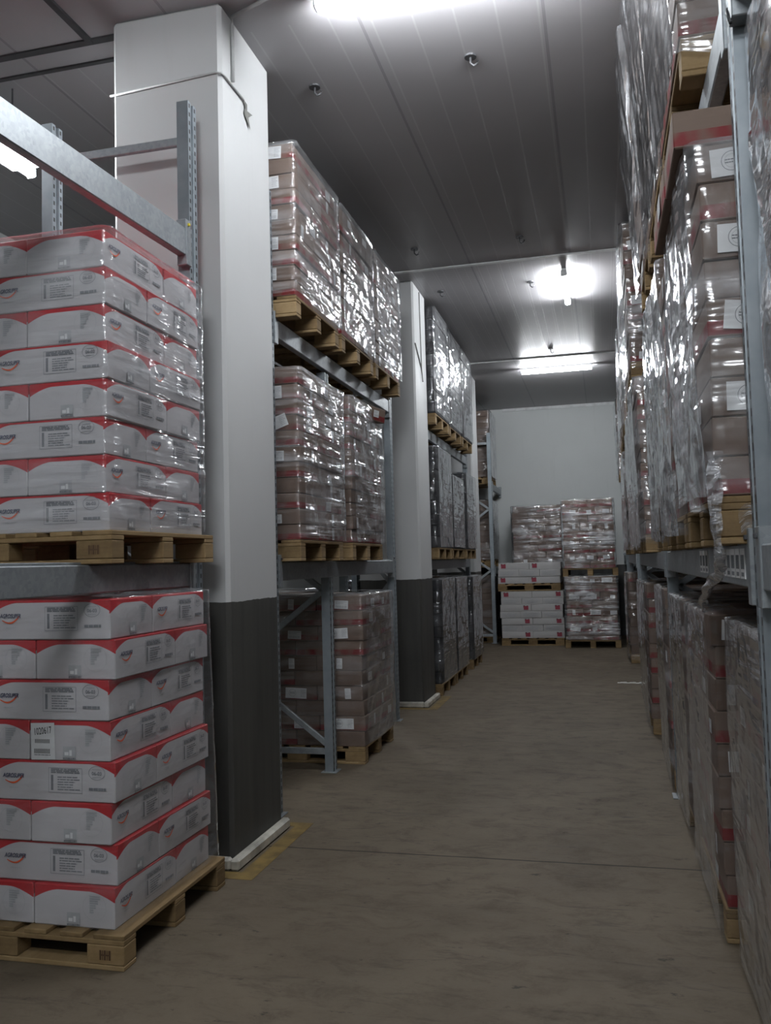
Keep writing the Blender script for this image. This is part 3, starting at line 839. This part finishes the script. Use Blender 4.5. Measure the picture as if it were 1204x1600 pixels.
# ---- RIGHT
RF = .465
for i, (x, y, lh, fm, nm) in enumerate(((.50, 2.80, .140, 'film_slant', 'first'), (.45, 4.06, .140, 'film_clear', 'second'), (.45, 5.28, .140, 'film_slant', 'third'), (.43, 6.56, .142, 'film_slant', 'fourth'),
        (.39, 8.57, .140, 'film_clear', 'fifth'), (.40, 9.72, .138, 'film_slant', 'sixth'), (.36, 14.2, .14, 'film_slant', 'seventh'))):
    load('R', x, y, 0, 9, lh, 'brown', nm+' floor pallet of shiny rack', parity=i % 2, filmspec=F(fm, .03 if i < 4 else .05, cover=True, amp=.8), lean=-.004)
for i, (x, y, n, lh, fm, nm, ln) in enumerate(((.500, 1.57, 11, .118, 'film_loose', 'first', -.01), (.345, 2.79, 10, .1215, 'film_steep', 'second', -.022), (.345, 3.88, 10, .110, 'film_steep', 'third', -.03), (.35, 4.98, 11, .112, 'film_steep', 'fourth', -.01),
        (.34, 7.40, 11, .118, 'film_steep', 'fifth', -.02), (.35, 8.52, 11, .112, 'film_slant', 'sixth', -.02), (.35, 9.66, 11, .113, 'film_steep', 'seventh', -.01), (.36, 12.1, 11, .112, 'film_steep', 'eighth', -.01), (.37, 13.25, 11, .112, 'film_slant', 'ninth', 0), (.38, 14.4, 11, .112, 'film_slant', 'tenth', 0))):
    load('R', x, y, 1.698, n, lh, 'brown', nm+' middle pallet of shiny rack', parity=i % 2, lean=ln, filmspec=F(fm, .03 if i < 4 else .05, cover=(i != 1), amp=1.5), jit=.010, top_shift=-.06 if i == 1 else 0)
for i, (x, y, n, lh, nm, ln, z) in enumerate(((.345, 3.22, 10, .137, 'first', -.04, 3.392), (.34, 4.28, 10, .137, 'second', -.05, 3.392), (.335, 5.35, 10, .137, 'third', -.05, 3.392), (.33, 8.62, 10, .137, 'fourth', -.02, 3.392), (.34, 9.74, 10, .137, 'fifth', -.02, 3.392),
        (.35, 12.15, 9, .137, 'sixth', -.02, 3.392), (.36, 13.28, 10, .137, 'seventh', 0, 3.392), (.37, 14.42, 9, .137, 'eighth', 0, 3.392), (.375, 17.6, 11, .13, 'last', 0, 3.202))):
    load('R', x, y, z, n, lh, 'brown', nm+' top pallet of shiny rack', parity=i % 2, lean=ln, filmspec=F('film_steep', .03 if i < 3 else .05, cover=True, amp=1.6))

# ---- which cartons show from the camera: rays against all boxes
def boxes_of():
    lo, hi = [], []
    for c in CART:
        hx, hy = (c['L']/2, c['S']*c['kd']/2) if not c['rot'] else (c['S']/2, c['L']*c['kd']/2)
        lo.append((c['x']-hx, c['y']-hy, c['z'])); hi.append((c['x']+hx, c['y']+hy, c['z']+c['H']))
    return np.array(lo), np.array(hi)
LO, HI = boxes_of()
eye = np.array([0, 0, H_EYE])
occ_lo = np.vstack([LO, [(a, c, 0) for a, b, c, d in COLS]]); occ_hi = np.vstack([HI, [(b, d, CEIL) for a, b, c, d in COLS]])
def visible_area():
    sc = np.zeros(len(CART)); R_, U_, F_ = (np.array(v) for v in (RX, UX, FX))
    for i, c in enumerate(CART):
        lo, hi = LO[i], HI[i]; pts = []; wts = []
        ys = lo[1]-1e-3
        t = (.12, .5, .88)
        for a in t:
            for b in t: pts.append((lo[0]+(hi[0]-lo[0])*a, ys, lo[2]+(hi[2]-lo[2])*b)); wts.append(((hi[0]-lo[0])*(hi[2]-lo[2])/9, (0, -1, 0)))
        xs, nx = (hi[0]+1e-3, 1) if c['side'] == 'L' else (lo[0]-1e-3, -1)
        for a in t:
            for b in t: pts.append((xs, lo[1]+(hi[1]-lo[1])*a, lo[2]+(hi[2]-lo[2])*b)); wts.append(((hi[1]-lo[1])*(hi[2]-lo[2])/9, (nx, 0, 0)))
        P = np.array(pts); d = P-eye; z = d@F_
        px = 602+FPX*(d@R_)/z; py = 800-FPX*(d@U_)/z
        ok = (z > .1) & (px > 0) & (px < 1204) & (py > 0) & (py < 1600)
        if not ok.any(): continue
        D = d[ok]; inv = 1/np.where(abs(D) < 1e-9, 1e-9, D)
        t0 = (occ_lo[None]-eye)*inv[:, None]; t1 = (occ_hi[None]-eye)*inv[:, None]
        tn = np.minimum(t0, t1).max(2); tf = np.maximum(t0, t1).min(2)
        hit = (tn < tf) & (tn < .9985) & (tf > 0); hit[:, i] = False
        vis = ~hit.any(1)
        for kx, (dd, w) in enumerate(zip(D, [w for w, o_ in zip(wts, ok) if o_])):
            if vis[kx]:
                r2 = dd@dd; cosn = -(np.array(w[1])@dd)/math.sqrt(r2)
                if cosn > 0: sc[i] += w[0]*cosn/r2
    return sc*FPX*FPX
SCORE = visible_area()
brown = [i for i, c in enumerate(CART) if c['kind'] == 'brown']
keep = set(sorted(brown, key=lambda i: -SCORE[i])[:300])
keep = {i for i in keep if SCORE[i] > 0}
print('cartons', {k: sum(1 for c in CART if c['kind'] == k) for k in ('white', 'brown', 'black', 'flat')}, 'visible brown', sum(SCORE[i] > 0 for i in brown), 'min kept', min(SCORE[i] for i in keep))

KN = {'white': ('printed_carton', 'red_top_board', 'white red-topped box', 'red-topped white cartons'), 'brown': ('brown_carton', 'kraft_board', 'brown carton', 'brown cartons on pallets'),
      'black': ('black_carton', 'black_board', 'black carton', 'black cartons on pallets'), 'flat': ('flat_white_carton', 'plain_white_board', 'flat white box', 'flat white boxes at the aisle end')}
rest = MB(); n_rest = 0
_pan = {}
def panel(kind, fn, *a):
    key = (kind,)+a
    if key not in _pan: _pan[key] = fn(*a)
    return _pan[key]
for i, c in enumerate(CART):
    if c['kind'] == 'brown' and i not in keep:
        hx, hy = (c['L']/2, c['S']*c['kd']/2) if not c['rot'] else (c['S']/2, c['L']*c['kd']/2)
        M = Matrix.Translation((c['x'], c['y'], c['z'])) @ Matrix.Rotation(c['rz'], 4, 'Z')
        rest.cbox(-hx, hx, -hy, hy, 0, c['H'], .004, 0, M)
        if c['layer'] % 2 == 0 and c['front']: rest.box(-.05, .03, -hy-.003, -hy, c['H']*.25, c['H']*.8, 1, M)
        elif random.random() < .35:
            sx = 1 if c['side'] == 'L' else -1
            rest.box(min(sx*hx, sx*(hx+.003)), max(sx*hx, sx*(hx+.003)), -.07, .05, c['H']*.25, c['H']*.8, 1, M)
        n_rest += 1
        continue
    if c['kind'] != 'brown' and SCORE[i] <= 0 and not c['aisle'] and c['layer'] < c['nl']-1: continue
    name, mat, word, grp = KN[c['kind']]
    me = carton_mesh(name, c['L'], c['S'], c['H'], MAT[mat])
    if c['rot'] == 0: rz = 0.0
    else: rz = PI/2 if c['side'] == 'L' else -PI/2
    o = obj(name, me, None, (c['x'], c['y'], c['z']), (0, 0, rz+c['rz']))
    if c['kd'] != 1: o.scale = (1, c['kd'], 1) if c['rot'] == 0 else (c['kd'], 1, 1)
    extra = ''
    L, S, Hh = c['L'], c['S'], c['H']
    if c['kind'] == 'white':
        show_long = (c['rot'] == 0 and c['front']) or (c['rot'] == 1 and c['aisle'])
        show_end = (c['rot'] == 1 and c['front']) or (c['rot'] == 0 and c['aisle'])
        if show_long:
            obj('brand_logo', panel('b', brand_panel, round(Hh, 4), True), o, (0, -S/2, 0))
            obj('printed_front', panel('b', brand_panel, round(Hh, 4), False), o, (0, -S/2, 0))
        if show_end:
            stick = 'floor' in c['phrase'] and c['layer'] == 4 and c['nm'] == 'front aisle corner'
            if stick: word = 'stickered white red-topped box'
            ex = L/2 if c['rot'] == 0 else -L/2
            obj('printed_end', panel('e', end_panel, round(Hh, 4), stick), o, (ex, 0, 0), (0, 0, PI/2 if c['rot'] == 0 else -PI/2))
    elif c['kind'] == 'brown':
        big = SCORE[i] > 160
        if big:
            r = random.random()
            # which local face points at the viewer / the aisle
            if c['front'] and c['lay_par'] == 1 or (not c['front'] and c['rot'] == 0):
                pass
            def put(me2, face, du, dz, tilt=0.0, nm='paper_label'):
                if face == 'long': obj(nm, me2, o, (du, -S/2-.0058, dz), (0, tilt, 0))
                else:
                    sx = face
                    obj(nm, me2, o, (sx*(L/2+.0058), du*sx, dz), (0, tilt, sx*PI/2))
            front_face = 'long' if c['rot'] == 0 else (-1 if c['side'] == 'L' else 1)
            aisle_face = 'long' if c['rot'] == 1 else (1 if c['side'] == 'L' else -1)
            if c['front'] and c['layer'] % 2 == (1 if c['side'] == 'L' else 0):
                du = random.uniform(.02, .12) if front_face == 'long' else random.uniform(-.03, .08)
                if c['side'] == 'R': du = -abs(du)-.03 if front_face == 'long' else -.06
                # u axis runs to the right seen from outside
                lab = STL if random.random() < .4 and Hh > .1 else LAB[random.randrange(3)]
                dz = max(.008, (Hh-.09)*.5)
                put(lab, front_face, du, dz, random.uniform(-.06, .06) if random.random() < .8 else random.uniform(-.35, .35))
                word = 'brown labelled carton'
            if c['aisle'] and random.random() < .45:
                put(LAB[random.randrange(3)], aisle_face, random.uniform(-.1, .1), max(.008, (Hh-.085)*.5), random.uniform(-.05, .05))
                word = 'brown labelled carton'
    elif c['kind'] == 'black':
        if c['front'] and SCORE[i] > 60 and c['layer'] % 2 == 0:
            ff = 'long' if c['rot'] == 0 else -1
            if ff == 'long': obj('paper_label', LAB[2], o, (.08, -S/2-.0058, Hh*.25))
            else: obj('paper_label', LAB[2], o, (-L/2-.0058, -.02, Hh*.25), (0, 0, -PI/2))
            word = 'black labelled carton'
    elif c['kind'] == 'flat' and c['front']:
        if c['rot'] == 0:
            word = 'flat red-logo box'
            obj('red_logo', panel('r', red_mark, round(Hh, 4)), o, ((-.2 if 'upper' in c['phrase'] or c['layer'] == 6 and c['nm'] == 'front inner end' else .2), -S/2, 0))
            extra = ' with red logo'
        else:
            obj('grey_print', panel('g', grey_print, round(Hh, 4)), o, (-L/2, 0, 0), (0, 0, -PI/2)); word = 'flat grey-print box'
    tag(o, '%s%s, %s, %s layer up, %s' % (word, extra, c['nm'], ORD[c['layer']], c['phrase']), 'carton' if c['kind'] != 'flat' else 'box', grp)
if n_rest:
    o = obj('farther_cartons', rest.mesh('farther_cartons', [MAT['kraft_plain'], MAT['paper']]))
    tag(o, 'remaining farther brown cartons deeper in the wrapped pallet loads', 'cartons', None, 'stuff')

# ------------------------------------------------------------------ stretch film
def vnoise(u, v, seed):
    iu, iv = np.floor(u), np.floor(v); fu, fv = u-iu, v-iv
    fu = fu*fu*(3-2*fu); fv = fv*fv*(3-2*fv)
    def h(a, b):
        s = np.sin(a*127.1+b*311.7+seed*74.7)*43758.5453
        return s-np.floor(s)
    return (h(iu, iv)*(1-fu)+h(iu+1, iv)*fu)*(1-fv)+(h(iu, iv+1)*(1-fu)+h(iu+1, iv+1)*fu)*fv
def ridge(u, v, seed): return 1-np.abs(2*vnoise(u, v, seed)-1)
ANG = {'film_level': .04, 'film_streaked': .03, 'film_clear': .3, 'film_slant': .85, 'film_dark': .8, 'film_steep': 1.3, 'film_loose': 1.2}
def grid_mesh(name, P, UV, mat, closed=False):
    nr, nc = P.shape[:2]
    idx = np.arange(nr*nc).reshape(nr, nc)
    a, b, c, d = idx[:-1, :-1], idx[:-1, 1:], idx[1:, 1:], idx[1:, :-1]
    f = np.stack([a, b, c, d], -1).reshape(-1, 4)
    me = bpy.data.meshes.new(name)
    me.from_pydata(P.reshape(-1, 3).tolist(), [], f.tolist())
    me.materials.append(mat)
    uvl = me.uv_layers.new(name='UVMap'); uv = UV.reshape(-1, 2)[f.reshape(-1)]
    uvl.data.foreach_set('uv', uv.astype(np.float32).ravel())
    me.polygons.foreach_set('use_smooth', [True]*len(f)); me.update()
    return me
def wrap(fm, seed):
    e = fm.get('e', .019); rr = .02; res = fm['res']; amp = fm.get('amp', 1.0)
    x0, x1, y0, y1 = fm['x0']-e, fm['x1']+e, fm['y0']-e, fm['y1']+e
    L = fm['side'] == 'L'
    cover = fm.get('cover') and fm['pal']
    zb = fm['z0']-(.125 if cover else 0)+.004; zt = fm['z1']+.006-fm['top']
    # corner order: walk around, starting at the far inner corner so that the two sides seen are in the middle
    inn, ais = (x0, x1) if L else (x1, x0)
    cor = [(inn, y1), (inn, y0), (ais, y0), (ais, y1), (inn, y1)]
    pts, nor, ss = [], [], []
    s = 0.0
    for k in range(4):
        p, q = np.array(cor[k]), np.array(cor[k+1]); d = q-p; ln = np.linalg.norm(d); d /= ln
        n_ = np.array([d[1], -d[0]]) if L else np.array([-d[1], d[0]])
        # n_ must point outwards
        cen = np.array([(x0+x1)/2, (y0+y1)/2])
        if n_@(p-cen) < 0: n_ = -n_
        st = res if k in (1, 2) else .16
        m = max(3, int(ln/st))
        for t in np.linspace(rr/ln, 1-rr/ln, m):
            pts.append(p+d*ln*t); nor.append(n_); ss.append(s+ln*t)
        s += ln
    pts, nor, ss = np.array(pts), np.array(nor), np.array(ss)
    zs = np.arange(zb, zt, res*.8); zs = np.append(zs, zt)
    Sg, Zg = np.meshgrid(ss, zs)
    a = ANG[fm['mat']]; ca, sa = math.cos(a), math.sin(a)
    U, V = Sg*ca+Zg*sa, -Sg*sa+Zg*ca
    fx, fy = 1.3, 9.0
    d = .006*ridge(U*fx, V*fy, seed)**2 + .008*vnoise(Sg*2.3, Zg*3.1, seed+3) + .004*ridge(U*fx*2.5, V*fy*2.2, seed+5)**3
    d = d*amp
    side_k = np.where(np.abs(nor[:, 0]) > .5, 1.0, .45)[None]
    if fm.get('cover'): d += .018*vnoise(Sg*1.4+Zg*.5, Zg*1.1, seed+9)**2*amp
    if fm['mat'] == 'film_loose':
        fr = np.clip((fm['z0']+.55-Zg)/.55, 0, 1)
        d += .10*fr*(1-fr)*3*vnoise(Sg*2.2, Zg*2., seed+11)
    d = d*side_k
    X = pts[None, :, 0]+nor[None, :, 0]*d+fm['lean']*np.maximum(0, Zg-fm['z0']); Y = pts[None, :, 1]+nor[None, :, 1]*d
    bot = vnoise(ss*3., ss*0, seed+20)*(.07 if cover else .02)
    Z = Zg.copy(); w = np.clip(1-(Zg-zb)/.12, 0, 1); Z = Z+w*bot[None]
    P = np.stack([X, Y, Z], -1)
    # lip folded over the top
    top = P[-1]; cx, cy = (x0+x1)/2+fm['lean']*(fm['z1']-fm['z0']), (y0+y1)/2
    lips = []
    for q, dz in ((.06, .006), (.14, .010), (.26, .006)):
        l = top.copy(); l[:, 0] += (cx-l[:, 0])*q; l[:, 1] += (cy-l[:, 1])*q; l[:, 2] += dz+.008*vnoise(ss*9, ss*0+q*7, seed+30)
        lips.append(l)
    P = np.concatenate([P, np.array(lips)], 0)
    UV = np.stack([np.concatenate([Sg]+[ss[None]]*3, 0), np.concatenate([Zg]+[np.full((1, len(ss)), zt+.06*(j+1)) for j in range(3)], 0)], -1)
    UV = UV + np.array([seed*1.37, seed*.71])
    return grid_mesh('stretch_film', P, UV, MAT[fm['mat']])
for n_, fm in enumerate(FILMS):
    o = obj('stretch_film', wrap(fm, n_+1.0))
    tag(o, 'clear stretch film wrapped around the '+fm['phrase'], 'stretch film', 'stretch film around pallet loads')

for zz, nm in ((0, 'lower'), (1.322, 'upper')):
    pallet(-.245, 17.15, zz, 'wooden pallet under the %s brown stack at aisle end' % nm, rz=PI/2)
# ------------------------------------------------------------------ pallets under the wide stacks at the aisle end (narrow side forward)

# ------------------------------------------------------------------ loose film, strip, odd carton, cable
def ribbon(path, widths, seed, cols=9, crumple=.5):
    """a gathered strand of film: a crumpled strip along a path"""
    path = [Vector(p) for p in path]
    P, UV = [], []
    n = 40
    for i in range(n+1):
        t = i/n*(len(path)-1); k0 = min(int(t), len(path)-2); f = t-k0
        p = path[k0].lerp(path[k0+1], f); d = (path[k0+1]-path[k0]).normalized()
        w_ = widths[k0]*(1-f)+widths[k0+1]*f
        side_ = d.cross(Vector((1, .2, .1))).normalized(); up = side_.cross(d)
        tw = .9*math.sin(i*.21+seed)
        row = []
        for j in range(cols):
            u = j/(cols-1)*2-1
            a = u*2.2*crumple+tw
            nn = float(vnoise(np.array([i*.45+seed]), np.array([j*1.3]), seed)[0])-.5
            q = p+side_*math.cos(a)*u*w_+up*(math.sin(a)*u*w_+nn*w_*.9)
            row.append(tuple(q))
        P.append(row); UV.append([(j/(cols-1)*.15, i/n*1.2) for j in range(cols)])
    return np.array(P), np.array(UV)
def loose(name, P, UV, mat, label, cat='film strip'):
    o = obj(name, grid_mesh(name, P, UV, MAT[mat])); tag(o, label, cat)
    sm = o.modifiers.new('smooth', 'SUBSURF'); sm.levels = 1; sm.render_levels = 1
    return o
P, UV = ribbon([(.318, 2.77, 1.98), (.315, 2.765, 1.80), (.325, 2.775, 1.66), (.345, 2.95, 1.585), (.372, 3.55, 1.525), (.392, 4.0, 1.475), (.42, 4.2, 1.445)], [.035, .030, .028, .034, .036, .026, .05], 3.0)
loose('film_tail', P, UV, 'film_bunch', 'twisted tail of torn film hanging from raised pallet onto floor load')
def sheet(fn, nu, nv, amp, seed):
    P = np.zeros((nv+1, nu+1, 3)); UV = np.zeros((nv+1, nu+1, 2))
    for j in range(nv+1):
        for i in range(nu+1):
            u, v = i/nu, j/nv
            p = np.array(fn(u, v))
            nn = float(ridge(np.array([u*3+v*1.5]), np.array([v*2.4]), seed)[0])-.5
            n2 = float(vnoise(np.array([u*7.]), np.array([v*6.]), seed+4)[0])-.5
            P[j, i] = p+np.array([-1., -.35, 0])*(nn*amp+n2*amp*.5); UV[j, i] = (u*.6+seed, v*.9)
    return P, UV
P, UV = sheet(lambda u, v: (.275-.012*math.sin(v*3)+.035*u*(1-v), 2.79+.42*u*(.35+.65*v)+.02*v, 1.80+.62*v-.25*u*v), 20, 26, .05, 2.0)
loose('torn_film_sheet', P, UV, 'film_loose', 'torn loose sheet of film sagging beside the corner of the raised load', 'film sheet')
P, UV = sheet(lambda u, v: (.40+.13*u, 2.772-.03*math.sin(PI*u)*math.sin(PI*v), 1.725+.075*v+.02*math.sin(u*7)), 16, 8, .016, 6.0)
loose('film_scrap', P, UV, 'film_bunch', 'crumpled scrap of white film stuck on the raised pallet front', 'film scrap')
m = MB().tube([(.262, 5.36, 4.62), (.252, 5.36, 4.50), (.246, 5.37, 4.36), (.255, 5.37, 4.22), (.268, 5.38, 4.08)], [.004, .006, .007, .005, .003], 6)
o = obj('film_strand', m.mesh('film_strand', MAT['film_bunch'], True)); tag(o, 'thin white strand of film dangling from the top wrapped loads', 'film strand')
m = MB()
for i in range(8):
    a, b = i/8, (i+1)/8
    m.cbox(.115+.31*a, .115+.31*b+.002, 11.98-.03*a+.008*math.sin(i*2), 12.03-.03*a+.008*math.sin(i*2), .0005, .006+.004*(i % 3), .001)
o = obj('packing_strip', m.mesh('packing_strip', MAT['strap_white'])); tag(o, 'white packing strip lying on the floor by the shiny loads', 'strip')
me = carton_mesh('small_carton', .36, .25, .125, MAT['kraft_board'])
o = obj('brown_carton', me, None, (-2.10, 7.66, 2.985), (.12, .05, 1.25)); obj('paper_label', LAB[0], o, (.02, -.1308, .035))
tag(o, 'odd brown carton tilted on top of second middle pallet behind near column', 'carton', 'brown cartons on pallets')
m = MB().tube([(.418, 2.60, 3.20), (.416, 2.64, 3.255), (.42, 2.66, 3.275), (.45, 2.645, 3.285), (.50, 2.645, 3.29), (.512, 2.65, 3.26), (.515, 2.66, 3.0)], .006, 8)
o = obj('cable', m.mesh('cable', MAT['black_rubber'], True)); tag(o, 'black cable looped around the tall upright by the torn film', 'cable')

# ------------------------------------------------------------------ render settings
scn.view_settings.view_transform = 'Standard'; scn.view_settings.look = 'None'
scn.view_settings.exposure = 0.22; scn.view_settings.gamma = 1.0
w = bpy.data.worlds.new('world'); scn.world = w; w.use_nodes = True
w.node_tree.nodes['Background'].inputs[0].default_value = (.02, .021, .023, 1); w.node_tree.nodes['Background'].inputs[1].default_value = .3
cy = scn.cycles
cy.max_bounces = 7; cy.diffuse_bounces = 4; cy.glossy_bounces = 4; cy.transparent_max_bounces = 24; cy.transmission_bounces = 4
cy.sample_clamp_indirect = 6.0; cy.caustics_reflective = False; cy.caustics_refractive = False
cy.use_denoising = True
